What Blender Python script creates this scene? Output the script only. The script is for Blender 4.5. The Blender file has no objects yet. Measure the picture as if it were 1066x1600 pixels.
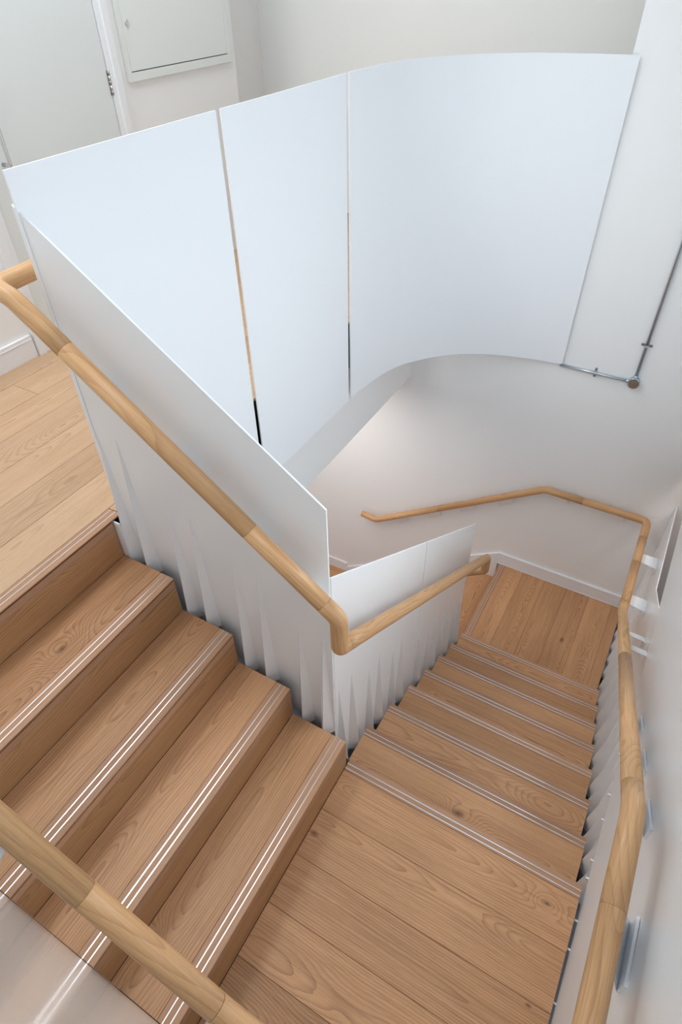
import bpy, math, random
from mathutils import Vector, Matrix
random.seed(4)
SC = bpy.context.scene
COL = SC.collection

# ------------------------------------------------------------------ camera
R = [[0.868391226, 0.495664808, -0.014597155],
     [0.325710181, -0.592337355, -0.736918813],
     [-0.373911162, 0.635179389, -0.675823636]]
cd = bpy.data.cameras.new('camera'); cam = bpy.data.objects.new('camera', cd); COL.objects.link(cam)
rows = [R[0], [-a for a in R[1]], [-a for a in R[2]]]
m3 = Matrix(rows).transposed()
cam.matrix_world = Matrix.Translation((0.5852, -1.0279, 2.4528)) @ m3.to_4x4()
cd.sensor_fit = 'VERTICAL'; cd.sensor_height = 36.0; cd.lens = 960.914 / 1600 * 36
cd.clip_start = 0.002; cd.clip_end = 100
SC.camera = cam

# ------------------------------------------------------------------ light
w = bpy.data.worlds.new('world'); SC.world = w; w.use_nodes = True
w.node_tree.nodes['Background'].inputs[0].default_value = (0.62, 0.78, 1.0, 1)
w.node_tree.nodes['Background'].inputs[1].default_value = 0.6

def area(name, loc, sx, sy, power, col, rot=(0, 0, 0)):
    d = bpy.data.lights.new(name, 'AREA'); d.shape = 'RECTANGLE'; d.size = sx; d.size_y = sy
    d.energy = power; d.color = col
    o = bpy.data.objects.new(name, d); COL.objects.link(o); o.location = loc; o.rotation_euler = rot
    return o
area('added_top_light', (0.30, 0.42, 4.15), 1.2, 2.4, 7, (0.62, 0.80, 1.0))  # unseen top light, added to light the stair from above
area('added_side_light', (1.018, 0.95, 1.335), 0.72, 1.25, 16, (0.82, 0.92, 1.0), (0, math.radians(90), 0))  # unseen side light added behind an opening, brightens the inner panels
area('added_side_light', (1.018, -0.26, 1.785), 0.78, 0.92, 4.5, (0.80, 0.90, 1.0), (0, math.radians(86), 0))  # second unseen side light, added over the landing
area('added_upper_room_light', (-1.78, 1.55, 3.9), 0.7, 1.4, 24, (0.92, 0.98, 1.0))  # no known fitting; added to brighten the upper room
area('added_upper_hall_light', (-1.7, -0.2, 3.9), 0.8, 1.2, 27, (0.96, 0.99, 1.0))  # added light without a fitting, lifts the upper hall
area('added_lower_hall_light', (-1.75, 1.6, 0.0), 0.9, 1.6, 20, (1.0, 0.96, 0.93))  # added under the slab to lift the lower walls
area('added_side_hall_light', (1.28, 1.6, 0.75), 0.3, 1.8, 7, (1.0, 0.93, 0.88))  # added in the side void to brighten the wall sliver

vs = SC.view_settings
vs.view_transform = 'Standard'; vs.look = 'None'; vs.gamma = 1.0; vs.use_curve_mapping = False
vs.exposure = 0.08
try:
    SC.cycles.use_denoising = True
    SC.cycles.max_bounces = 10; SC.cycles.diffuse_bounces = 6; SC.cycles.glossy_bounces = 4
    SC.cycles.sample_clamp_indirect = 6.0
except Exception:
    pass

# ------------------------------------------------------------------ materials
MAT = {}
def nodes(name):
    m = bpy.data.materials.new(name); m.use_nodes = True
    nt = m.node_tree; b = nt.nodes['Principled BSDF']
    MAT[name] = m
    return m, nt, b

class G:
    """small node-graph helper"""
    def __init__(s, nt): s.nt = nt
    def n(s, t, **k):
        x = s.nt.nodes.new(t)
        for a, v in k.items(): setattr(x, a, v)
        return x
    def m(s, op, a, b=None, c=None):
        x = s.n('ShaderNodeMath', operation=op)
        for i, v in enumerate((a, b, c)):
            if v is None: continue
            if isinstance(v, (int, float)): x.inputs[i].default_value = v
            else: s.nt.links.new(v, x.inputs[i])
        return x.outputs[0]
    def vec(s, a, b, c):
        x = s.n('ShaderNodeCombineXYZ')
        for i, v in enumerate((a, b, c)):
            if isinstance(v, (int, float)): x.inputs[i].default_value = v
            else: s.nt.links.new(v, x.inputs[i])
        return x.outputs[0]
    def noise(s, v, scale, detail=2.0, rough=0.5):
        x = s.n('ShaderNodeTexNoise'); s.nt.links.new(v, x.inputs['Vector'])
        x.inputs['Scale'].default_value = scale; x.inputs['Detail'].default_value = detail
        x.inputs['Roughness'].default_value = rough
        return x.outputs[0]
    def mix(s, f, a, b):
        x = s.n('ShaderNodeMix', data_type='RGBA')
        for i, v in ((0, f), (6, a), (7, b)):
            if isinstance(v, (int, float)): x.inputs[i].default_value = v
            elif isinstance(v, tuple): x.inputs[i].default_value = v + (1,)
            else: s.nt.links.new(v, x.inputs[i])
        return x.outputs[2]

def oak(name, light, dark, rough=0.42, freq=95.0, line=0.55, knots=True, var=0.22):
    m, nt, b = nodes(name); g = G(nt); L = nt.links.new
    at = g.n('ShaderNodeAttribute', attribute_name='grain')
    sp = g.n('ShaderNodeSeparateXYZ'); L(at.outputs['Vector'], sp.inputs[0])
    u, v, ww = sp.outputs
    rnd = g.n('ShaderNodeObjectInfo').outputs['Random']
    r1 = g.m('FRACT', g.m('MULTIPLY', rnd, 7.31)); r2 = g.m('FRACT', g.m('MULTIPLY', rnd, 13.77)); r3 = g.m('FRACT', g.m('MULTIPLY', rnd, 29.3))
    uo = g.m('ADD', u, g.m('MULTIPLY', rnd, 61.0))
    n1 = g.noise(g.vec(g.m('MULTIPLY', uo, 1.1), g.m('MULTIPLY', v, 4.0), g.m('MULTIPLY', r2, 40.0)), 1.0, 2.0)
    n2 = g.noise(g.vec(g.m('MULTIPLY', uo, 5.0), g.m('MULTIPLY', v, 16.0), g.m('MULTIPLY', r3, 40.0)), 1.0, 2.0)
    n3 = g.noise(g.vec(g.m('MULTIPLY', uo, 1.6), g.m('MULTIPLY', r1, 33.0), 0.0), 1.0, 1.0)
    # a knot where the board carries one: object property knot = (u, v, size)
    kp = g.n('ShaderNodeAttribute', attribute_type='OBJECT', attribute_name='knot')
    ks = g.n('ShaderNodeSeparateXYZ'); L(kp.outputs['Vector'], ks.inputs[0])
    ku = g.m('MULTIPLY', g.m('SUBTRACT', u, ks.outputs[0]), 0.55); kv = g.m('ADD', g.m('SUBTRACT', v, ks.outputs[1]), g.m('MULTIPLY', g.m('SUBTRACT', n2, 0.5), 0.006))
    kd = g.m('DIVIDE', g.m('SQRT', g.m('ADD', g.m('MULTIPLY', ku, ku), g.m('MULTIPLY', kv, kv))), g.m('MAXIMUM', ks.outputs[2], 0.0001))
    kn = g.m('SUBTRACT', 1.0, g.m('MULTIPLY', kd, 0.9))
    kw = g.m('POWER', 2.7, g.m('MULTIPLY', g.m('MULTIPLY', kd, kd), -0.09))
    # log rings cut by the board face
    dv = g.m('ADD', g.m('SUBTRACT', v, g.m('ADD', 0.02, g.m('MULTIPLY', r1, 0.14))), g.m('MULTIPLY', g.m('SUBTRACT', n1, 0.5), 0.05))
    dw = g.m('ADD', g.m('ADD', g.m('MULTIPLY', g.m('SUBTRACT', n3, 0.42), 0.26), g.m('MULTIPLY', ww, 0.6)), g.m('MULTIPLY', g.m('SUBTRACT', n2, 0.5), 0.018))
    dw = g.m('ADD', dw, g.m('MULTIPLY', kw, g.m('MULTIPLY', ks.outputs[2], 4.5)))
    rr = g.m('SQRT', g.m('ADD', g.m('MULTIPLY', dv, dv), g.m('ADD', g.m('MULTIPLY', dw, dw), 0.0004)))
    ph = g.m('FRACT', g.m('MULTIPLY', rr, freq))
    ring = g.m('POWER', ph, 3.5)
    streak = g.noise(g.vec(g.m('MULTIPLY', uo, 2.6), g.m('MULTIPLY', v, 110.0), g.m('MULTIPLY', ww, 110.0)), 1.0, 3.0, 0.6)
    fib = g.noise(g.vec(g.m('MULTIPLY', uo, 7.0), g.m('MULTIPLY', v, 420.0), g.m('MULTIPLY', ww, 420.0)), 1.0, 2.0, 0.6)
    pore = g.noise(g.vec(g.m('MULTIPLY', uo, 24.0), g.m('MULTIPLY', v, 900.0), g.m('MULTIPLY', ww, 900.0)), 1.0, 1.0)
    broad = g.noise(g.vec(g.m('MULTIPLY', uo, 1.5), g.m('MULTIPLY', v, 9.0), r1), 1.0, 2.0)
    f = g.m('ADD', g.m('MULTIPLY', ring, line), g.m('MULTIPLY', g.m('SUBTRACT', fib, 0.45), 0.85))
    f = g.m('ADD', f, g.m('MULTIPLY', g.m('SUBTRACT', broad, 0.5), 0.7))
    f = g.m('ADD', f, g.m('MULTIPLY', g.m('SUBTRACT', r2, 0.5), var * 1.6))
    f = g.m('ADD', f, g.m('MULTIPLY', g.m('SUBTRACT', streak, 0.5), 0.9))
    f = g.m('ADD', f, 0.14)
    cl = g.n('ShaderNodeClamp'); L(f, cl.inputs[0])
    col = g.mix(cl.outputs[0], light, dark)
    pz = g.m('MULTIPLY', g.m('GREATER_THAN', pore, 0.63), 0.22)
    col = g.mix(pz, col, (dark[0] * .6, dark[1] * .55, dark[2] * .5))
    kk = g.n('ShaderNodeClamp'); L(kn, kk.inputs[0])
    col = g.mix(g.m('MULTIPLY', kk.outputs[0], 0.85), col, (dark[0] * .32, dark[1] * .28, dark[2] * .25))
    hs = g.n('ShaderNodeHueSaturation'); L(col, hs.inputs['Color'])
    L(g.m('ADD', 1.0 - var / 2, g.m('MULTIPLY', r3, var)), hs.inputs['Value'])
    L(hs.outputs[0], b.inputs['Base Color'])
    L(g.m('ADD', rough - 0.06, g.m('MULTIPLY', fib, 0.14)), b.inputs['Roughness'])
    bp = g.n('ShaderNodeBump'); bp.inputs['Strength'].default_value = 0.10; bp.inputs['Distance'].default_value = 0.001
    L(g.m('SUBTRACT', 1.0, g.m('ADD', fib, ring)), bp.inputs['Height']); L(bp.outputs[0], b.inputs['Normal'])
    b.inputs['Specular IOR Level'].default_value = 0.35
    return m

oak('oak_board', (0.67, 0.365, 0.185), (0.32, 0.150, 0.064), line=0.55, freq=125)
oak('oak_riser_shaded', (0.51, 0.275, 0.13), (0.26, 0.125, 0.052), knots=False)  # darker copy of the board oak; riser shade put into the colour
oak('oak_nosing', (0.53, 0.295, 0.17), (0.35, 0.18, 0.10), knots=False, line=0.3)
oak('oak_rail', (0.67, 0.39, 0.19), (0.40, 0.205, 0.09), rough=0.38, knots=False, line=0.45, var=0.10)
oak('oak_upper_lit', (0.60, 0.40, 0.25), (0.42, 0.25, 0.14), knots=False, var=0.16)  # lighter oak copy: stronger light upstairs put into its colour

def paint(name, col, rough, spec=0.5, bump=0.0, bscale=400, coat=0.0):
    m, nt, b = nodes(name); g = G(nt)
    tc = g.n('ShaderNodeTexCoord')
    n = g.noise(tc.outputs['Object'], 1.4, 3.0)
    c = g.mix(n, tuple(x * 0.985 for x in col), tuple(min(1, x * 1.015) for x in col))
    nt.links.new(c, b.inputs['Base Color'])
    b.inputs['Roughness'].default_value = rough; b.inputs['Specular IOR Level'].default_value = spec
    if coat:
        b.inputs['Coat Weight'].default_value = coat; b.inputs['Coat Roughness'].default_value = 0.15
    if bump:
        h = g.noise(tc.outputs['Object'], bscale, 2.0)
        bp = g.n('ShaderNodeBump'); bp.inputs['Strength'].default_value = bump; bp.inputs['Distance'].default_value = 0.001
        nt.links.new(h, bp.inputs['Height']); nt.links.new(bp.outputs[0], b.inputs['Normal'])
    return m
paint('wall_paint', (0.87, 0.86, 0.845), 0.65, 0.3, 0.05)
paint('wall_satin', (0.83, 0.84, 0.845), 0.30, 0.5, 0.03, 150)
paint('wall_gloss', (0.70, 0.73, 0.75), 0.15, 0.8, 0.0, 100, 0.4)
paint('wall_beige', (0.50, 0.41, 0.35), 0.7, 0.3, 0.05)
paint('cream_paint', (0.88, 0.875, 0.85), 0.65, 0.3, 0.04)
paint('ceiling_paint', (0.87, 0.87, 0.86), 0.8, 0.2)
paint('steel_white', (0.87, 0.875, 0.88), 0.27, 0.5, 0.02, 120)
paint('steel_matt', (0.86, 0.87, 0.885), 0.5, 0.4, 0.02, 120)
paint('steel_edge', (0.84, 0.85, 0.87), 0.3, 0.5)
paint('bracket_white', (0.90, 0.91, 0.92), 0.32, 0.5)
paint('joinery_white', (0.85, 0.855, 0.87), 0.35, 0.5)
paint('door_paint', (0.74, 0.765, 0.755), 0.4, 0.5)
paint('access_paint', (0.78, 0.795, 0.77), 0.45, 0.4)
paint('void_shade', (0.012, 0.012, 0.013), 0.8, 0.1)  # near-black colour stands in for the shade inside gaps
paint('reveal_brown', (0.10, 0.055, 0.03), 0.7, 0.2)
paint('cover_bronze', (0.20, 0.15, 0.11), 0.35, 0.5)
def metal(name, col, rough):
    m, nt, b = nodes(name); g = G(nt)
    tc = g.n('ShaderNodeTexCoord'); n = g.noise(tc.outputs['Object'], 60, 3.0)
    nt.links.new(g.mix(n, tuple(x * .9 for x in col), col), b.inputs['Base Color'])
    b.inputs['Metallic'].default_value = 1.0; b.inputs['Roughness'].default_value = rough
metal('aluminium', (0.86, 0.87, 0.89), 0.28)
metal('steel_grey', (0.42, 0.42, 0.41), 0.4)
metal('galvanised', (0.56, 0.62, 0.67), 0.33)
metal('chrome', (0.75, 0.76, 0.78), 0.18)

# ------------------------------------------------------------------ helpers
WL = {}
def tag(o, label=None, cat=None, group=None, kind=None):
    if label: o['label'] = label
    if cat: o['category'] = cat
    if group: o['group'] = group
    if kind: o['kind'] = kind
    return o
def empty(name, loc, label, cat, group=None, kind=None):
    o = bpy.data.objects.new(name, None); COL.objects.link(o); o.location = loc; o.empty_display_size = 0.1
    WL[o.name] = Vector(loc)
    return tag(o, label, cat, group, kind)
def link(me, name, loc, parent=None):
    o = bpy.data.objects.new(name, me); COL.objects.link(o)
    loc = Vector(loc); WL[o.name] = loc
    if parent is not None:
        o.parent = parent; o.location = loc - WL[parent.name]
    else: o.location = loc
    return o
def mesh(name, verts, faces, mat, parent=None, grain=None, smooth=False, origin=None):
    if origin is None:
        origin = [min(v[i] for v in verts) for i in range(3)]
    o3 = Vector(origin)
    me = bpy.data.meshes.new(name)
    me.from_pydata([tuple(Vector(v) - o3) for v in verts], [], faces)
    me.materials.append(MAT[mat])
    if grain is not None:
        a = me.attributes.new('grain', 'FLOAT_VECTOR', 'POINT')
        a.data.foreach_set('vector', [c for g_ in grain for c in g_])
    me.update()
    if smooth:
        me.polygons.foreach_set('use_smooth', [True] * len(me.polygons))
    import bmesh
    bm = bmesh.new(); bm.from_mesh(me); bmesh.ops.recalc_face_normals(bm, faces=bm.faces); bm.to_mesh(me); bm.free()
    return link(me, name, o3, parent)
def box(name, a, b, mat, parent=None, grain=None, ch=0.0):
    """box from corner a to corner b; grain='x','y' or 'z' gives the wood direction; ch chamfers the upper arrises"""
    x0, y0, z0 = [min(a[i], b[i]) for i in range(3)]; x1, y1, z1 = [max(a[i], b[i]) for i in range(3)]
    vs_ = [(x0, y0, z0), (x1, y0, z0), (x1, y1, z0), (x0, y1, z0)]
    fs = [(3, 2, 1, 0)]
    if ch:
        vs_ += [(x0, y0, z1 - ch), (x1, y0, z1 - ch), (x1, y1, z1 - ch), (x0, y1, z1 - ch),
                (x0 + ch, y0 + ch, z1), (x1 - ch, y0 + ch, z1), (x1 - ch, y1 - ch, z1), (x0 + ch, y1 - ch, z1)]
        for k in (0, 4):
            for i in range(4): fs.append((k + i, k + (i + 1) % 4, k + 4 + (i + 1) % 4, k + 4 + i))
        fs.append((8, 9, 10, 11))
    else:
        vs_ += [(x0, y0, z1), (x1, y0, z1), (x1, y1, z1), (x0, y1, z1)]
        for i in range(4): fs.append((i, (i + 1) % 4, 4 + (i + 1) % 4, 4 + i))
        fs.append((4, 5, 6, 7))
    gr = None
    if grain:
        d = [x1 - x0, y1 - y0, z1 - z0]; u = 'xyz'.index(grain)
        oth = sorted([i for i in range(3) if i != u], key=lambda i: -d[i])
        o = (x0, y0, z0)
        gr = [(p[u] - o[u], p[oth[0]] - o[oth[0]], p[oth[1]] - o[oth[1]]) for p in vs_]
    return mesh(name, vs_, fs, mat, parent, gr)
def prism(name, poly, axis, t0, t1, mat, parent=None):
    """polygon in the two other axes, extruded along axis from t0 to t1"""
    def P(p, t):
        q = list(p); q.insert(axis, t); return tuple(q)
    n = len(poly)
    vs_ = [P(p, t0) for p in poly] + [P(p, t1) for p in poly]
    fs = [tuple(range(n))[::-1], tuple(range(n, 2 * n))] + [(i, (i + 1) % n, n + (i + 1) % n, n + i) for i in range(n)]
    return mesh(name, vs_, fs, mat, parent)
def fillet(pts, rads, seg=8):
    out = [Vector(pts[0])]
    for i in range(1, len(pts) - 1):
        p, a, c = Vector(pts[i]), Vector(pts[i - 1]), Vector(pts[i + 1])
        d1 = (a - p).normalized(); d2 = (c - p).normalized()
        ang = d1.angle(d2); r = rads if isinstance(rads, (int, float)) else rads[i]
        t = min(r / math.tan(ang / 2), (a - p).length * .48, (c - p).length * .48)
        s, e = p + d1 * t, p + d2 * t
        for k in range(seg + 1):
            f = k / seg
            out.append((s * (1 - f) + p * f) * (1 - f) + (p * (1 - f) + e * f) * f)
    out.append(Vector(pts[-1]))
    return out
def tube(name, path, rad, mat, parent=None, n=18, grain=False, s0=0.0, cap=True, chamfer=0.0):
    path = [Vector(p) for p in path]
    vs_, fs, gr = [], [], []
    T = []
    for i in range(len(path)):
        a = path[max(0, i - 1)]; b = path[min(len(path) - 1, i + 1)]
        T.append((b - a).normalized())
    up = Vector((0, 0, 1)) if abs(T[0].z) < .9 else Vector((1, 0, 0))
    N = (up - T[0] * up.dot(T[0])).normalized()
    s = s0
    for i, p in enumerate(path):
        if i:
            s += (p - path[i - 1]).length
            N = (N - T[i] * N.dot(T[i])).normalized()
        B = T[i].cross(N)
        for k in range(n):
            a = 2 * math.pi * k / n
            c_, s_ = math.cos(a) * rad, math.sin(a) * rad
            vs_.append(p + N * c_ + B * s_); gr.append((s, c_ + .05, s_))
    for i in range(len(path) - 1):
        for k in range(n):
            fs.append((i * n + k, i * n + (k + 1) % n, (i + 1) * n + (k + 1) % n, (i + 1) * n + k))
    ncap = len(fs)
    if cap:
        fs.append(tuple(range(n))[::-1]); fs.append(tuple(range((len(path) - 1) * n, len(path) * n)))
    o = mesh(name, vs_, fs, mat, parent, gr if grain else None, True)
    me = o.data
    if cap:
        for f in me.polygons:
            if len(f.vertices) > 4: f.use_smooth = False
    return o
def cut(path, d0, d1):
    """piece of a path between two arc lengths"""
    out, s = [], 0.0
    for i in range(len(path) - 1):
        a, b = path[i], path[i + 1]; L = (b - a).length
        if L < 1e-9: continue
        lo, hi = max(d0, s), min(d1, s + L)
        if hi > lo + 1e-6:
            p, q = a.lerp(b, (lo - s) / L), a.lerp(b, (hi - s) / L)
            if not out: out.append(p)
            out.append(q)
        s += L
    return out
def plen(path): return sum((path[i + 1] - path[i]).length for i in range(len(path) - 1))
def cyl(name, a, b, rad, mat, parent=None, n=16):
    return tube(name, [a, b], rad, mat, parent, n)

# ------------------------------------------------------------------ key numbers (metres)
RI = 0.1836                   # riser
G1, G2, G3 = 0.2432, 0.2554, 0.262
ZU = 5 * RI                   # upper floor
ZL1 = -0.0149                 # first landing
ZL2 = ZL1 - 8 * RI            # second landing
ZLO = ZL2 - 5 * RI            # lower hall floor
YIN, YOUT = -0.0308, -1.034
XL, XR = -0.0468, 0.9472
YW = 2.7758                   # back wall
X3 = -0.067
XD = -2.25                    # wall with the door
K1, K2, K3 = RI / G1, RI / G2, RI / G3
N0X = -4 * G1 - 0.006

# ------------------------------------------------------------------ setting
prism('wall_back', [(-2.9, ZLO - .05), (1.55, ZLO - .05), (1.55, 4.2), (-0.007, 4.2), (-0.007, ZU - .03), (-2.9, ZU - .03)], 1, YW, YW + .2, 'wall_paint')
tag(bpy.data.objects['wall_back'], 'plain off-white back wall behind the lower landing', 'wall', kind='structure')
def wallA(y): return 0.961 + 0.0118 * y
ya, yb = YOUT - .02, YW
# two unseen openings added for light in the right wall, above the rail (y0, y1, z0, z1)
WIN = ((.30, 1.60, .95, 1.72), (-.74, .22, 1.37, 2.20))
def sheetA(y0, y1, z0, z1):
    a = [(wallA(y0), y0), (wallA(y1), y1), (wallA(y1) + .01, y1), (wallA(y0) + .01, y0)]
    return [(p[0], p[1], z0) for p in a] + [(p[0], p[1], z1) for p in a]
vv, ff = [], []
for q in ((ya, yb, -.03, .95), (ya, .30, .95, 1.37), (1.60, yb, .95, 1.72), (ya, -.74, 1.37, 2.20), (.22, .30, 1.37, 2.20), (.30, yb, 1.72, 2.20), (ya, yb, 2.20, 4.2)):
    k = len(vv); vv += sheetA(*q)
    ff += [tuple(k + t for t in f) for f in ((0, 1, 2, 3), (4, 5, 6, 7), (0, 1, 5, 4), (1, 2, 6, 5), (2, 3, 7, 6), (3, 0, 4, 7))]
mesh('wall_right', vv, ff, 'wall_satin')
tag(bpy.data.objects['wall_right'], 'smooth pale wall on the right that the wooden rail is fixed to', 'wall', kind='structure')
WRT = bpy.data.objects['wall_right']
for y in (-.60, -.47, -.375, -.21, -.115, .037, .105, .27, .379, .57):
    box('clip', (wallA(y) - .010, y - .003, -.037), (wallA(y) + .001, y + .003, -.025), 'bracket_white', WRT)
tag(box('wall_front', (-2.4, YOUT - .042, -.6), (1.55, YOUT - .002, 4.2), 'wall_gloss'), 'glossy white wall beside the outer end of the upper treads', 'wall', kind='structure')
tag(box('wall_left', (XD - .2, -1.1, ZU - .03), (XD, 2.632, 4.2), 'wall_paint'), 'white wall with the door and the access panel', 'wall', kind='structure')
tag(box('wall_left_recess', (-2.85, 2.632, ZU - .03), (-2.65, 3.66, 4.2), 'wall_paint'), 'narrow shaded strip of wall past the access panel', 'wall', kind='structure')
tag(box('wall_far', (-2.65, 3.464, ZU - .03), (1.55, 3.664, 4.2), 'cream_paint'), 'bright cream wall behind the curved guard', 'wall', kind='structure')
tag(box('wall_side_hall', (1.55, -1.1, ZLO), (1.7, 3.4, 4.2), 'wall_beige'), 'beige wall glimpsed beyond the right-hand panel', 'wall', kind='structure')
tag(box('wall_lower', (-2.95, -1.1, ZLO), (-2.9, YW, ZU - .04), 'wall_paint'), 'white wall of the lower hall under the upper floor', 'wall', kind='structure')
for (y0, y1, z0, z1), nm, lab in zip(WIN, ('added_window_1', 'added_window_2'), ('unseen white framed window added in the right wall over the lower flight', 'unseen white framed window added in the right wall over the landing')):
    wn = empty(nm, (.985, (y0 + y1) / 2, z0), lab, 'added window', kind='structure')  # frame added around each light opening, out of view
    for a0, a1, b0, b1 in ((y0, y0 + .035, z0, z1), (y1 - .035, y1, z0, z1), (y0 + .035, y1 - .035, z0, z0 + .035), (y0 + .035, y1 - .035, z1 - .035, z1)):
        box('frame', (.972, a0, b0), (1.012, a1, b1), 'joinery_white', wn)
    box('sill', (1.0122, y0 - .02, z0 - .02), (1.16, y1 + .02, z0), 'joinery_white', wn)
# unseen ceiling with an opening added for top light
ce = empty('ceiling', (0, 0, 4.2), 'white ceiling with an added light opening over the stair', 'ceiling', kind='structure')
sx0, sx1, sy0, sy1 = -.32, .95, -.85, 1.72
box('ceiling_board', (-2.9, -1.2, 4.2), (sx0, 3.7, 4.3), 'ceiling_paint', ce); box('ceiling_board', (sx1, -1.2, 4.2), (1.7, 3.7, 4.3), 'ceiling_paint', ce)
box('ceiling_board', (sx0, -1.2, 4.2), (sx1, sy0, 4.3), 'ceiling_paint', ce); box('ceiling_board', (sx0, sy1, 4.2), (sx1, 3.7, 4.3), 'ceiling_paint', ce)

# upper floor: slab, boards, slab edge
fl = empty('floor', (-1.6, 1.0, ZU), 'oak plank floor of the upper level, its brighter light painted in', 'floor', kind='structure')
box('slab', (-2.65, -1.15, .62), (-1.012, YW, ZU - .012), 'void_shade', fl)
box('slab', (-2.65, YW + .001, .62), (0.0, 3.464, ZU - .012), 'void_shade', fl)
xs = [-2.25, -2.108, -1.930, -1.755, -1.580, -1.402, -1.222]
for i in range(len(xs)):
    x0 = xs[i]; x1 = xs[i + 1] if i + 1 < len(xs) else -1.0388
    ys = [YOUT, 3.462]
    if i == 1: ys = [YOUT, .44, 2.3, 3.462]
    elif i % 2 == 0: ys = [YOUT, 1.75 + .1 * i, 3.462]
    else: ys = [YOUT, 1.3 + .1 * i, 3.462]
    for j in range(len(ys) - 1):
        box('plank', (x0 + .0007, ys[j] + .0007, ZU - .012), (x1 - .0007, ys[j + 1] - .0007, ZU), 'oak_upper_lit', fl, 'y', .0008)
box('plank', (-1.0385, 0.014, ZU - .012), (-1.003, YW, ZU), 'oak_upper_lit', fl, 'y', .0008)
box('plank', (-2.65, 2.634, ZU - .012), (-2.252, 3.462, ZU), 'oak_upper_lit', fl, 'x', .0008)
box('plank', (-1.0385, YW, ZU - .012), (-.02, 3.462, ZU), 'oak_upper_lit', fl, 'x', .0008)
tag(prism('trim_1', [(0.03, .06), (YW, .072), (YW, .9), (0.03, .9)], 0, -1.09, -1.022, 'wall_paint'), 'white edge beam of the upper floor under the curved guard', 'beam', kind='structure')
tag(box('ceiling_lower', (-2.9, -1.1, .05), (-1.09, YW, .11), 'ceiling_paint'), 'white soffit over the lower hall', 'ceiling', kind='structure')
# baseboards
bb = tag(box('baseboard_left', (XD, -1.03, ZU), (XD + .016, .70, ZU + .115), 'joinery_white'), 'white baseboard under the door wall', 'baseboard', kind='structure')
box('bead', (XD, -1.03, ZU + .095), (XD + .0185, .70, ZU + .0975), 'joinery_white', bb)
bk = tag(box('baseboard_back', (X3 - .02, YW - .018, ZL2 + .002), (wallA(YW), YW, ZL2 + .122), 'joinery_white'), 'white baseboard along the lower landing', 'baseboard', kind='structure')
box('bead', (X3 - .02, YW - .0215, ZL2 + .002), (wallA(YW), YW - .0175, ZL2 + .007), 'steel_edge', bk)
box('bead', (X3 - .02, YW - .021, ZL2 + .112), (wallA(YW), YW - .0175, ZL2 + .122), 'joinery_white', bk)
sk = prism('trim_2', [(X3 - .02, ZL2 + .122), (-1.586, ZLO + .07), (-1.586, ZLO), (-1.2, ZLO), (X3 - .02, ZL2 - .3)], 1, YW - .019, YW, 'joinery_white')
tag(sk, 'white raked skirting board down the lower flight', 'skirting', kind='structure')
tag(box('baseboard_lower', (-2.9, YW - .016, ZLO), (-1.588, YW, ZLO + .12), 'joinery_white'), 'white baseboard at the foot of the stair', 'baseboard', kind='structure')
lf = empty('floor', (-1.9, 1.4, ZLO), 'oak plank floor of the lower hall seen through the gap', 'floor', kind='structure')
box('subfloor', (-2.9, -1.1, ZLO - .06), (1.55, 3.3, ZLO - .014), 'void_shade', lf)
y = YW - .18
while y > -1.1:
    box('plank', (-2.9, y + .0007, ZLO - .014), (-1.117, y + .1786, ZLO), 'oak_board', lf, 'x', .0008); y -= .18

# ------------------------------------------------------------------ door, hinges, access panel
dr = empty('door_1', (XD, 1.19, ZU), 'pale flush door with steel pull handle in a white frame', 'door', kind='structure')
box('leaf', (XD, .783, ZU + .006), (XD + .012, 1.592, 3.02), 'door_paint', dr)
for y0, y1, nm in ((1.597, 1.627, 'frame'), (.748, .778, 'frame')):
    box(nm, (XD, y0, ZU), (XD + .02, y1, 3.06), 'joinery_white', dr)
for y0, y1 in ((1.627, 1.668), (.707, .748)):
    box('architrave', (XD, y0, ZU), (XD + .028, y1, 3.1), 'joinery_white', dr)
box('frame', (XD, .748, 3.024), (XD + .02, 1.627, 3.06), 'joinery_white', dr)
for zc in (1.978, 1.15, 2.82):
    hb = box('hinge', (XD + .012, 1.586, zc - .05), (XD + .0145, 1.604, zc + .05), 'steel_grey', dr)
    for k in range(5):
        cyl('knuckle', (XD + .017, 1.596, zc - .049 + k * .0198), (XD + .017, 1.596, zc - .031 + k * .0198), .0055, 'chrome' if k % 2 else 'steel_grey', hb, 12)
hp = fillet([(XD + .012, .874, 1.767), (XD + .062, .874, 1.767), (XD + .062, .874, 2.19), (XD + .012, .874, 2.19)], .008, 5)
tube('pull_handle', hp, .0085, 'chrome', dr, 14)

ap = empty('access_panel', (XD, 2.16, 1.965), 'pale flush access panel with a small round lock, high on the wall by the door', 'access panel')
F = (1.727, 2.587, 1.962, 2.95); I = (1.757, 2.553, 2.000, 2.92)
box('frame', (XD + .001, F[0], F[2]), (XD + .012, I[0], F[3]), 'access_paint', ap); box('frame', (XD + .001, I[1], F[2]), (XD + .012, F[1], F[3]), 'access_paint', ap)
box('frame', (XD + .001, I[0], F[2]), (XD + .012, I[1], I[2]), 'access_paint', ap); box('frame', (XD + .001, I[0], I[3]), (XD + .012, I[1], F[3]), 'access_paint', ap)
box('recess', (XD + .0005, I[0], I[2]), (XD + .002, I[1], I[3]), 'void_shade', ap)
lv = box('leaf', (XD + .002, I[0] + .002, I[2] + .0045), (XD + .011, I[1] - .002, I[3] - .003), 'access_paint', ap)
lk = cyl('lock', (XD + .011, 1.7884, 2.199), (XD + .0155, 1.7884, 2.199), .0125, 'chrome', lv, 20)

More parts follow.
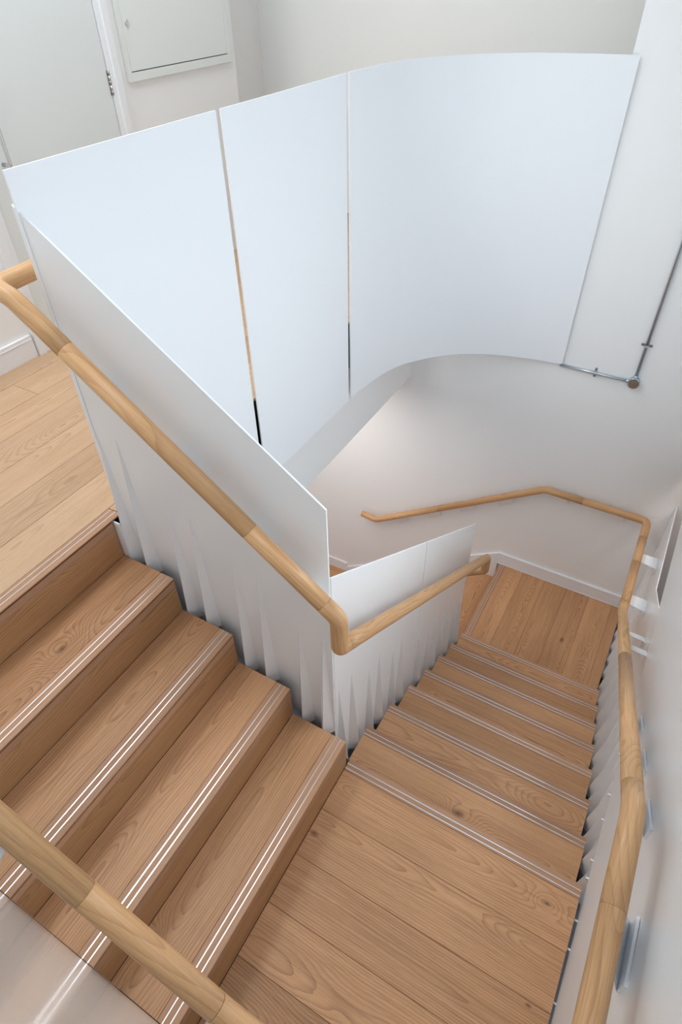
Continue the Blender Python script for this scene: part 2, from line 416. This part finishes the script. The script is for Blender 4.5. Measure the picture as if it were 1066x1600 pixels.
# ------------------------------------------------------------------ stair flights and landings
def strips(parent, fixed, axis, a, b, z):
    """two metal inlays let into a nosing; fixed = positions across, along axis from a to b"""
    for f0 in fixed:
        if axis == 'y': box('metal_strip', (f0 - .0016, a, z - .003), (f0 + .0016, b, z + .0009), 'aluminium', parent)
        else: box('metal_strip', (a, f0 - .0016, z - .003), (b, f0 + .0016, z + .0009), 'aluminium', parent)

def riser(flight, axis, face, sgn, a, b, z0, z1):
    """front of a step: nosing band, thin metal line, riser board; face = plane of the front, sgn = direction it faces"""
    def B(nm, d0, d1, za, zb, mat, par, gr=None):
        p, q = face - sgn * d1, face - sgn * d0
        if axis == 'y': return box(nm, (p, a, za), (q, b, zb), mat, par, gr)
        return box(nm, (a, p, za), (b, q, zb), mat, par, gr)
    rb = B('riser', .0015, .02, z0, z1 - .046, 'oak_riser_shaded', flight, axis)
    B('nosing_front', .0008, .02, z1 - .043, z1 - .0125, 'oak_nosing', rb, axis)
    B('metal_line', .0012, .02, z1 - .046, z1 - .043, 'steel_grey', rb)
    B('reveal', .003, .02, z1 - .0125, z1 - .0055, 'reveal_brown', rb)
    return rb

# flight 1: down to the right, treads run along y
f1 = empty('stair_flight', (-.5, -.5, ZL1), 'oak stair flight descending from the upper floor at left, crossed by the lower rail', 'stair')
for i in range(5):
    z = (5 - i) * RI
    xn = -(4 - i) * G1 + (-.006 if i == 0 else 0)
    if i == 0:
        ns = box('nosing', (xn - .060, YOUT, z - .0055), (xn, .012, z), 'oak_nosing', f1, 'y', .0012)
        strips(ns, (xn - .0445, xn - .0225), 'y', YOUT, .011, z)
    else:
        tb = box('tread', (xn - G1 - (.006 if i == 1 else -.0002), YOUT, z - .03), (xn - .0625, YIN, z), 'oak_board', f1, 'y', .0008)
        ns = box('nosing', (xn - .0618, YOUT, z - .0055), (xn, YIN, z), 'oak_nosing', tb, 'y', .0012)
        strips(ns, (xn - .0425, xn - .0215), 'y', YOUT, YIN - .001, z)
    zb = z - RI if i < 4 else ZL1
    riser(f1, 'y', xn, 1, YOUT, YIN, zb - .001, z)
pr = prism('gap_shade_plate', [(-.99, ZU - .20), (-.02, ZL1 + .0), (-.02, ZL1 - .1), (-.99, ZU - .42)], 1, YOUT, YIN - .012, 'void_shade', f1)  # black plate added so the gap beside the treads looks shaded
prism('soffit', [(-1.0, ZU - .40), (0.0, ZL1 - .12), (0.0, ZL1 - .15), (-1.0, ZU - .43)], 1, YOUT, YIN - .001, 'void_shade', f1)  # added dark underside, keeps light from below out of the gap

# landing 1
l1 = empty('stair_landing', (.47, -.5, ZL1), 'wide oak plank landing at the bottom of the picture', 'landing')
ns = box('nosing', (.0004, -.0495, ZL1 - .0055), (XR, 0, ZL1), 'oak_nosing', l1, 'x', .0012)
strips(ns, (-.0405, -.0205), 'x', .0004, XR - .001, ZL1)
yj = [-.0502, -.228, -.412, -.592, -.772, -.952, YOUT]
for k in range(len(yj) - 1):
    box('plank', (.0004, yj[k + 1] + .0006, ZL1 - .014), (XR, yj[k] - .0006, ZL1), 'oak_board', l1, 'x', .0008)
box('base', (-.03, YOUT, ZL1 - .20), (XR - .004, -.022, ZL1 - .0145), 'void_shade', l1)
riser(l1, 'x', 0.0, 1, XL, XR, ZL1 - RI - .001, ZL1)

# flight 2: down and away, treads run along x
f2 = empty('stair_flight', (.45, .9, ZL2), 'oak stair flight of seven treads descending away between the two side panels', 'stair')
for j in range(1, 8):
    z = ZL1 - j * RI; yn = j * G2
    tb = box('tread', (XL, yn - G2 + .0005, z - .03), (XR, yn - .0505, z), 'oak_board', f2, 'x', .0008)
    ns = box('nosing', (XL, yn - .0498, z - .0055), (XR, yn, z), 'oak_nosing', tb, 'x', .0012)
    strips(ns, (yn - .0405, yn - .0205), 'x', XL, XR - .001, z)
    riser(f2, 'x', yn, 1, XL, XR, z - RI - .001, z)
prism('gap_shade_plate', [(.0, ZL1 - .22), (1.76, ZL2 - .02), (1.76, ZL2 - .14), (.0, ZL1 - .42)], 0, XL + .012, XR - .012, 'void_shade', f2)  # added black plate, paints the shade into the side gaps
prism('soffit', [(.0, ZL1 - .40), (1.79, ZL2 - .16), (1.79, ZL2 - .19), (.0, ZL1 - .43)], 0, XL + .001, XR - .001, 'void_shade', f2)  # dark sheet added to block light coming up through the gaps

# landing 2
l2 = empty('stair_landing', (.44, 2.28, ZL2), 'square oak plank landing against the back wall', 'landing')
YA, YB = 7 * G2 + .0008, YW - .019
ns = box('nosing', (X3, YA, ZL2 - .0055), (X3 + .052, YB, ZL2), 'oak_nosing', l2, 'y', .0012)
strips(ns, (X3 + .0215, X3 + .0415), 'y', YA, YB - .001, ZL2)
xj = [X3 + .0525, .145, .331, .512, .693, .874, XR]
for k in range(len(xj) - 1):
    box('plank', (xj[k] + .0006, YA, ZL2 - .014), (xj[k + 1] - .0006, YB, ZL2), 'oak_board', l2, 'y', .0008)
box('base', (X3 + .022, YA - .02, ZL2 - .2), (XR - .004, YB, ZL2 - .0145), 'void_shade', l2)
riser(l2, 'y', X3, -1, YA, YB, ZL2 - RI - .001, ZL2)

# flight 3: down to the left
f3 = empty('stair_flight', (-.6, 2.28, ZLO), 'oak stair flight going down to the left below the back wall rail', 'stair')
for j in range(1, 5):
    z = ZL2 - j * RI; xn = X3 - j * G3
    tb = box('tread', (xn + .0505, YA, z - .03), (xn + G3 - .0005, YB, z), 'oak_board', f3, 'y', .0008)
    ns = box('nosing', (xn, YA, z - .0055), (xn + .0498, YB, z), 'oak_nosing', tb, 'y', .0012)
    strips(ns, (xn + .0205, xn + .0405), 'y', YA, YB - .001, z)
    riser(f3, 'y', xn, -1, YA, YB, z - RI - .001, z)

# ------------------------------------------------------------------ balustrade panels
def pleat(parent, plane, s, zt, zb, out, wid, axis, skew=0.0):
    """a fold pressed into the sheet: a point at the top, widening and standing proud towards the foot"""
    def P(a, d, z):
        return (plane + d, a, z) if axis == 'x' else (a, plane + d, z)
    vs_, fs = [], []
    n = 7
    for i in range(n):
        f = i / (n - 1); z = zt + (zb - zt) * f
        e = min(1.0, f * 1.0)
        hw = .0035 + wid * .5 * e; d = out * e + (.0022 if out > 0 else -.0022)
        vs_ += [P(s - hw, 0, z), P(s + skew * e - .0004, d, z), P(s + skew * e + .0004, d, z), P(s + hw, 0, z)]
        if i:
            k = 4 * i
            for q in range(3): fs.append((k - 4 + q, k - 3 + q, k + 1 + q, k + q))
    vs_.append(P(s, 0, zt + .008)); t = len(vs_) - 1
    fs += [(0, 1, t), (1, 2, t), (2, 3, t)]
    return mesh('pleat', vs_, fs, 'steel_white', parent)

# inner panel along flight 1 (plane y = YP)
YP = 0.015
def pitch1(x): return RI - K1 * x
p1 = empty('balustrade_panel', (-.5, YP, .3), 'tall raked white steel panel with paired pleats beside the upper flight', 'balustrade')
ob = prism('sheet', [(-.987, 1.981), (-.0765, 1.325), (-.0765, -.20), (-.30, .02), (-.987, .52)], 1, YP, YP + .006, 'steel_white', p1)
def edge(parent, a, b, w=.0016, t=.006, axis='y'):
    """bright sheet edge: thin cap along the top"""
    a, b = Vector(a), Vector(b)
    off = Vector((0, t, 0)) if axis == 'y' else Vector((t, 0, 0)); up = Vector((0, 0, w))
    vs_ = [a, b, b + off, a + off, a + up, b + up, b + off + up, a + off + up]
    return mesh('top_edge', vs_, [(0, 1, 2, 3), (4, 5, 6, 7), (0, 1, 5, 4), (1, 2, 6, 5), (2, 3, 7, 6), (3, 0, 4, 7)], 'steel_edge', parent)
edge(p1, (-.987, YP, 1.981), (-.0765, YP, 1.325), .002)
for i, xa, xb in ((1, -.960, -.872), (2, -.714, -.618), (3, -.461, -.361), (4, -.206, -.110)):
    zt = (5 - i) * RI
    for x in (xa, xb): pleat(p1, YP, x, zt + (.545 if i < 4 else .527), zt - .06, -.044, .060, 'y', .004)
box('end_plate', (-1.0, -.026, .70), (-.952, -.020, ZU - .012), 'steel_white', p1)
# inner panels along flight 2 (plane x = XP)
XP = -.087
def pitch2(y): return ZL1 - K2 * y
def top2(y): return 1.008 - .699 * (y - .051)
for (ya_, yb_, pairs, lab) in ((.045, .893, (1, 2, 3), 'raked white steel panel beside the lower flight, nearest the rail corner'),
                              (.901, 1.757, (4, 5, 6, 7), 'raked white steel panel beside the lower flight, at its foot')):
    pp = empty('balustrade_panel', (XP, (ya_ + yb_) / 2, pitch2(yb_)), lab, 'balustrade')
    prism('sheet', [(ya_, top2(ya_)), (yb_, top2(yb_)), (yb_, max(pitch2(yb_) - .44, ZL2 - .3)), (ya_, pitch2(ya_) - .44)], 0, XP - .006, XP, 'steel_white', pp)
    edge(pp, (XP - .006, ya_, top2(ya_)), (XP - .006, yb_, top2(yb_)), .002, .006, 'x')
    ps = []
    for j in pairs:
        zt = ZL1 - j * RI
        ps += [((j - 1) * G2 + .073, zt), ((j - 1) * G2 + .172, zt)]
    for y, zt in ps:
        if ya_ + .02 < y < yb_ - .015:
            pleat(pp, XP, y, zt + .52, zt - .06, .041, .058, 'x', -.004)
# outer panel along flight 2 and landing 2
XB = .992
pb = empty('balustrade_panel', (XB, 1.6, ZL2), 'closely pleated white steel panel along the right side of the lower flight', 'balustrade')
tb_ = ZL2 + 1.105
prism('sheet', [(YW - .002, tb_), (1.945, tb_), (-1.0, tb_ + .719 * 2.945 - .25), (-1.0, ZL1 - .45), (.2, ZL1 - .45), (1.75, ZL2 - .35), (YW - .002, ZL2 - .35)], 0, XB, XB + .006, 'steel_white', pb)
edge(pb, (XB, 1.945, tb_), (XB, YW - .002, tb_), .002, .006, 'x')
for j in range(1, 8):
    zt = ZL1 - j * RI
    for o_ in (.075, .172): pleat(pb, XB, (j - 1) * G2 + o_, zt + .56, zt - .07, -.044, .075, 'x', 0)
for k in range(7): pleat(pb, XB, 1.83 + k * .13, ZL2 + .54, ZL2 - .06, -.043, .055, 'x', 0)
# inner panel of flight 3, mostly out of sight
YP3 = 1.80
p3 = empty('balustrade_panel', (-.55, YP3, ZLO), 'raked white steel panel of the lowest flight, hidden behind the others', 'balustrade')
def pitch3(x): return ZL2 + K3 * (x - X3)
prism('sheet', [(-.11, pitch3(-.11) + .93), (-.95, pitch3(-.95) + .86), (-.95, ZLO), (-.11, pitch3(-.11) - .4)], 1, 1.772, 1.778, 'steel_white', p3)
for j in range(1, 4):
    for o_ in (.08, .17): pleat(p3, 1.778, X3 - (j - 1) * G3 - o_, ZL2 - j * RI + .5, ZL2 - j * RI - .05, .009, .05, 'y')

# curved guard of the upper floor: three sheets
ZT, ZB = 2.062, .457
def catmull(P, n=6):
    out = []
    for i in range(len(P) - 1):
        p0 = P[max(0, i - 1)]; p1_, p2 = P[i], P[i + 1]; p3_ = P[min(len(P) - 1, i + 2)]
        for k in range(n):
            t = k / n
            out.append(tuple(.5 * ((2 * p1_[a]) + (-p0[a] + p2[a]) * t + (2 * p0[a] - 5 * p1_[a] + 4 * p2[a] - p3_[a]) * t * t + (-p0[a] + 3 * p1_[a] - 3 * p2[a] + p3_[a]) * t ** 3) for a in range(2)))
    out.append(tuple(P[-1])); return out
def curved(name_e, pts, label, smooth):
    e = empty('guard_panel', (pts[0][0], pts[0][1], ZB), label, 'guard panel', 'upper floor guard panels')
    def nrm(i):
        a = Vector(pts[max(0, i - 1)]); b = Vector(pts[min(len(pts) - 1, i + 1)]); d = (b - a).normalized()
        return Vector((-d.y, d.x)) * .006
    def strip(nm, z0, z1, mat, par):
        vs_, fs = [], []
        for i, p in enumerate(pts):
            q = Vector(p) + nrm(i)
            vs_ += [(p[0], p[1], z0), (p[0], p[1], z1), (q.x, q.y, z1), (q.x, q.y, z0)]
            if i:
                k = 4 * i
                for s in range(4): fs.append((k - 4 + s, k - 4 + (s + 1) % 4, k + (s + 1) % 4, k + s))
        fs += [(0, 1, 2, 3), tuple(len(vs_) - 4 + s for s in (3, 2, 1, 0))]
        o = mesh(nm, vs_, fs, mat, par)
        if smooth:
            o.data.polygons.foreach_set('use_smooth', [True] * len(o.data.polygons))
            try: o.data.set_sharp_from_angle(angle=math.radians(40))
            except Exception: pass
        return o
    sh = strip('sheet', ZB, ZT, 'steel_matt', e)
    strip('top_edge', ZT, ZT + .002, 'steel_edge', e)
    return e
curved('a', [(-.966, .012), (-.966, .843)], 'flat white guard panel at left, starting by the rail bend', False)
curved('b', [(-.966, .869), (-.966, 1.725)], 'flat white guard panel between the two narrow slits', False)
curved('c', catmull([(-.966, 1.749), (-.962, 1.86), (-.925, 2.115), (-.842, 2.313), (-.661, 2.525), (-.442, 2.653), (-.204, 2.722), (.031, 2.758)]), 'large curved white guard panel sweeping to the right wall', True)

# ------------------------------------------------------------------ handrails
RAD = .0272
def rail(e, path, joints):
    L = plen(path); ds = [0] + joints + [L]
    out = []
    for i in range(len(ds) - 1):
        out.append(tube('rail_section', cut(path, ds[i] + .0003, ds[i + 1] - .0003), RAD, 'oak_rail', e, 20, True, i * 3.7))
    return out
def bracket(e, wall, s, zr, dirs, slope, length=.135, drop=.17, axis='x', rail_pos=None, down=False):
    """folded plate: raked flange on the wall and an arm rising to the underside of the rail.
    wall: coordinate of the wall face; dirs: +1 if the wall lies on the + side; s: position along; slope: dz/ds"""
    def P(d, a, z): return (d, a, z) if axis == 'x' else (a, d, z)
    h = length / 2; t = .008; sg = -dirs
    zf = zr - drop
    def quadbox(nm, c8, par):
        return mesh(nm, c8, [(0, 1, 2, 3), (4, 5, 6, 7), (0, 1, 5, 4), (1, 2, 6, 5), (2, 3, 7, 6), (3, 0, 4, 7)], 'bracket_white', par)
    w0, w1 = wall + sg * .0008, wall + sg * t
    z = lambda ds, dz: zf + slope * ds + (-dz if down and dz > .01 else dz)
    fl_ = quadbox('bracket', [P(w0, s - h, z(-h, 0)), P(w0, s + h, z(h, 0)), P(w0, s + h, z(h, .06)), P(w0, s - h, z(-h, .06)),
                       P(w1, s - h, z(-h, 0)), P(w1, s + h, z(h, 0)), P(w1, s + h, z(h, .06)), P(w1, s - h, z(-h, .06))], e)
    hr = h * .8; zu_ = zr - RAD * 1.02
    a0, a1 = w1, rail_pos
    quadbox('arm', [P(a0, s - h, z(-h, 0)), P(a0, s + h, z(h, 0)), P(a1, s + hr, zu_ + slope * hr - .003), P(a1, s - hr, zu_ - slope * hr - .003),
                    P(a0, s - h, z(-h, .005)), P(a0, s + h, z(h, .005)), P(a1, s + hr, zu_ + slope * hr + .002), P(a1, s - hr, zu_ - slope * hr + .002)], fl_)

# inner rail: upper flight, drop at the corner, lower flight, turn at its foot
H = .85
YR1, XR2 = -.078, .008
def rz1(x): return pitch1(x) + H
def rz2(y): return pitch2(y) + .826
hr1 = empty('handrail', (-.03, YR1, .88), 'round oak handrail along the middle panels, dropping at the corner', 'handrail')
pts = [(-1.045, .30, 1.80), (-1.045, YR1, 1.792), (-.985, YR1, 1.775), (-.90, YR1, rz1(-.90)), (.012, YR1, rz1(.012) - .012), (.012, YR1, .873), (XR2, .03, rz2(.03)),
       (XR2, 1.825, rz2(1.825)), (XR2, 1.835, -.635), (-.40, 1.835, -.635 - .4 * K3)]
path = fillet(pts, [0, .05, .1, .3, .045, .03, .03, .035, .03, 0], 8)
rail(hr1, path, [.62, 1.32, 1.62, 1.86])
for x in (-.80, -.557, -.314, -.10): bracket(hr1, YP, x, rz1(x), 1, -K1, .08, .195, 'y', YR1)
for k in range(7):
    y = .14 + .2554 * k
    bracket(hr1, XP, y, rz2(y), -1, -K2, .06, .150, 'x', XR2)
# right wall rail, continuing along the back wall
XRR = .866
def rz3(y): return .972 + (y + .20) * (-.5 - .972) / (1.79 + .20)
YRB = YW - .07
hr2 = empty('handrail', (XRR, 1.0, -.5), 'long oak handrail on the right wall, turning along the back wall', 'handrail')
pts = [(XRR, -1.01, .985), (XRR, -.20, .975), (XRR, 1.79, -.497), (XRR - .006, YRB, -.517), (.142, YRB, -.517), (-1.237, YRB, -1.45), (-1.385, YRB, -1.437)]
path = fillet(pts, [0, .12, .12, .05, .10, .10, 0], 8)
rail(hr2, path, [.58, .93, 2.2, 3.36, 3.74, 4.0, 4.62, 5.85])
for y in (-.42,): bracket(hr2, wallA(y), y, .978, 1, 0, .15, .225, 'x', XRR)
for y in (-.04, .255, .53): bracket(hr2, wallA(y), y, rz3(y), 1, -.74, .135, .20, 'x', XRR)
for y in (1.2, 1.45): bracket(hr2, XB, y, rz3(y), 1, -.74, .09, .04, 'x', XRR, True)
for y in (1.95, 2.35): bracket(hr2, XB, y, -.51, 1, 0, .10, .04, 'x', XRR, True)
for x in (.26, .66): bracket(hr2, YW, x, -.517, 1, 0, .12, .118, 'y', YRB)
for x in (-.12, -.42, -.70, -1.0): bracket(hr2, YW, x, -.517 + (x - .142) * .6762, 1, .676, .10, .135, 'y', YRB)
# outer rail of the upper flight
YRO = -.957
hr3 = empty('handrail', (-.3, YRO, .9), 'oak handrail crossing the bottom left corner, fixed to the glossy wall', 'handrail')
def rz4(x): return pitch1(x) + .90
pts = [(-1.02, YRO, rz4(-1.02)), (.26, YRO, rz4(.26)), (.75, YRO, rz4(.26) - .02)]
path = fillet(pts, [0, .12, 0], 8)
rail(hr3, path, [1.22, 1.57])
for x in (-.72, -.236, .262): bracket(hr3, YOUT - .002, x, rz4(x), -1, -K1 if x < .2 else -.5, .09, .05, 'y', YRO)

# ------------------------------------------------------------------ galvanised conduit on the back wall
cn = empty('conduit', (.475, YW, .44), 'galvanised steel conduit with a round junction box on the back wall', 'conduit')
ZC, XC, YC = .446, .4765, YW - .014
cyl('pipe', (.02, YC, ZC), (XC - .028, YC, ZC), .0095, 'galvanised', cn, 14)
cyl('pipe', (XC, YC, ZC + .028), (XC, YC, 2.6), .0095, 'galvanised', cn, 14)
jb = cyl('junction_box', (XC, YW, ZC), (XC, YW - .036, ZC), .033, 'galvanised', cn, 28)
cv = cyl('cover', (XC, YW - .036, ZC), (XC, YW - .0385, ZC), .029, 'cover_bronze', jb, 28)
for s_ in (-1, 1): cyl('screw', (XC + s_ * .022, YW - .038, ZC + s_ * .012), (XC + s_ * .022, YW - .041, ZC + s_ * .012), .0035, 'chrome', jb, 10)
cyl('collar', (XC - .048, YC, ZC), (XC - .026, YC, ZC), .0125, 'galvanised', cn, 14); cyl('collar', (XC, YC, ZC + .026), (XC, YC, ZC + .048), .0125, 'galvanised', cn, 14)
def saddle(x, z, vert):
    d = Vector((1, 0, 0)) if vert else Vector((0, 0, 1)); al = Vector((0, 0, 1)) if vert else Vector((1, 0, 0))
    c = Vector((x, YC, z))
    vs_, fs = [], []
    prof = [(-.032, .013), (-.0125, .013), (-.0125, .0), (-.009, -.009), (0, -.0125), (.009, -.009), (.0125, .0), (.0125, .013), (.032, .013)]
    for p, y in prof:
        for s_ in (-.008, .008): vs_.append(c + d * p + al * s_ + Vector((0, y, 0)))
    for i in range(len(prof) - 1): fs.append((2 * i, 2 * i + 1, 2 * i + 3, 2 * i + 2))
    cl = mesh('pipe_clip', vs_, fs, 'galvanised', cn)
    for s_ in (-1, 1):
        q = c + d * .023 * s_
        cyl('screw', (q.x, YW - .001, q.z), (q.x, YW - .006, q.z), .0065, 'steel_grey', cl, 10)
saddle(.24, ZC, False); saddle(XC, .690, True); saddle(XC, 1.6, True)

# ------------------------------------------------------------------ knots in single boards: (board is found by position)
def knot(px, py, pz, size):
    best = None
    for o in bpy.data.objects:
        if o.type != 'MESH' or o.name.split('.')[0] not in ('plank', 'tread'): continue
        w_ = WL[o.name]; d = [max(v.co[i] for v in o.data.vertices) for i in range(3)]
        if w_.x <= px <= w_.x + d[0] and w_.y <= py <= w_.y + d[1] and abs(w_.z + d[2] - pz) < .02: best = (o, w_, d)
    if best:
        o, w_, d = best
        lx, ly = px - w_.x, py - w_.y
        o['knot'] = (lx, ly, size) if d[0] > d[1] else (ly, lx, size)
knot(.458, .091, ZL1 - RI, .017)
knot(.503, -.540, ZL1, .014)
knot(.022, -.321, ZL1, .013)
knot(.880, -.424, ZL1, .007)
knot(.852, -.118, ZL1, .010)
knot(-.849, -.454, 4 * RI, .014)
knot(-.216, -.886, RI, .009)
knot(.612, 2.227, ZL2, .018)
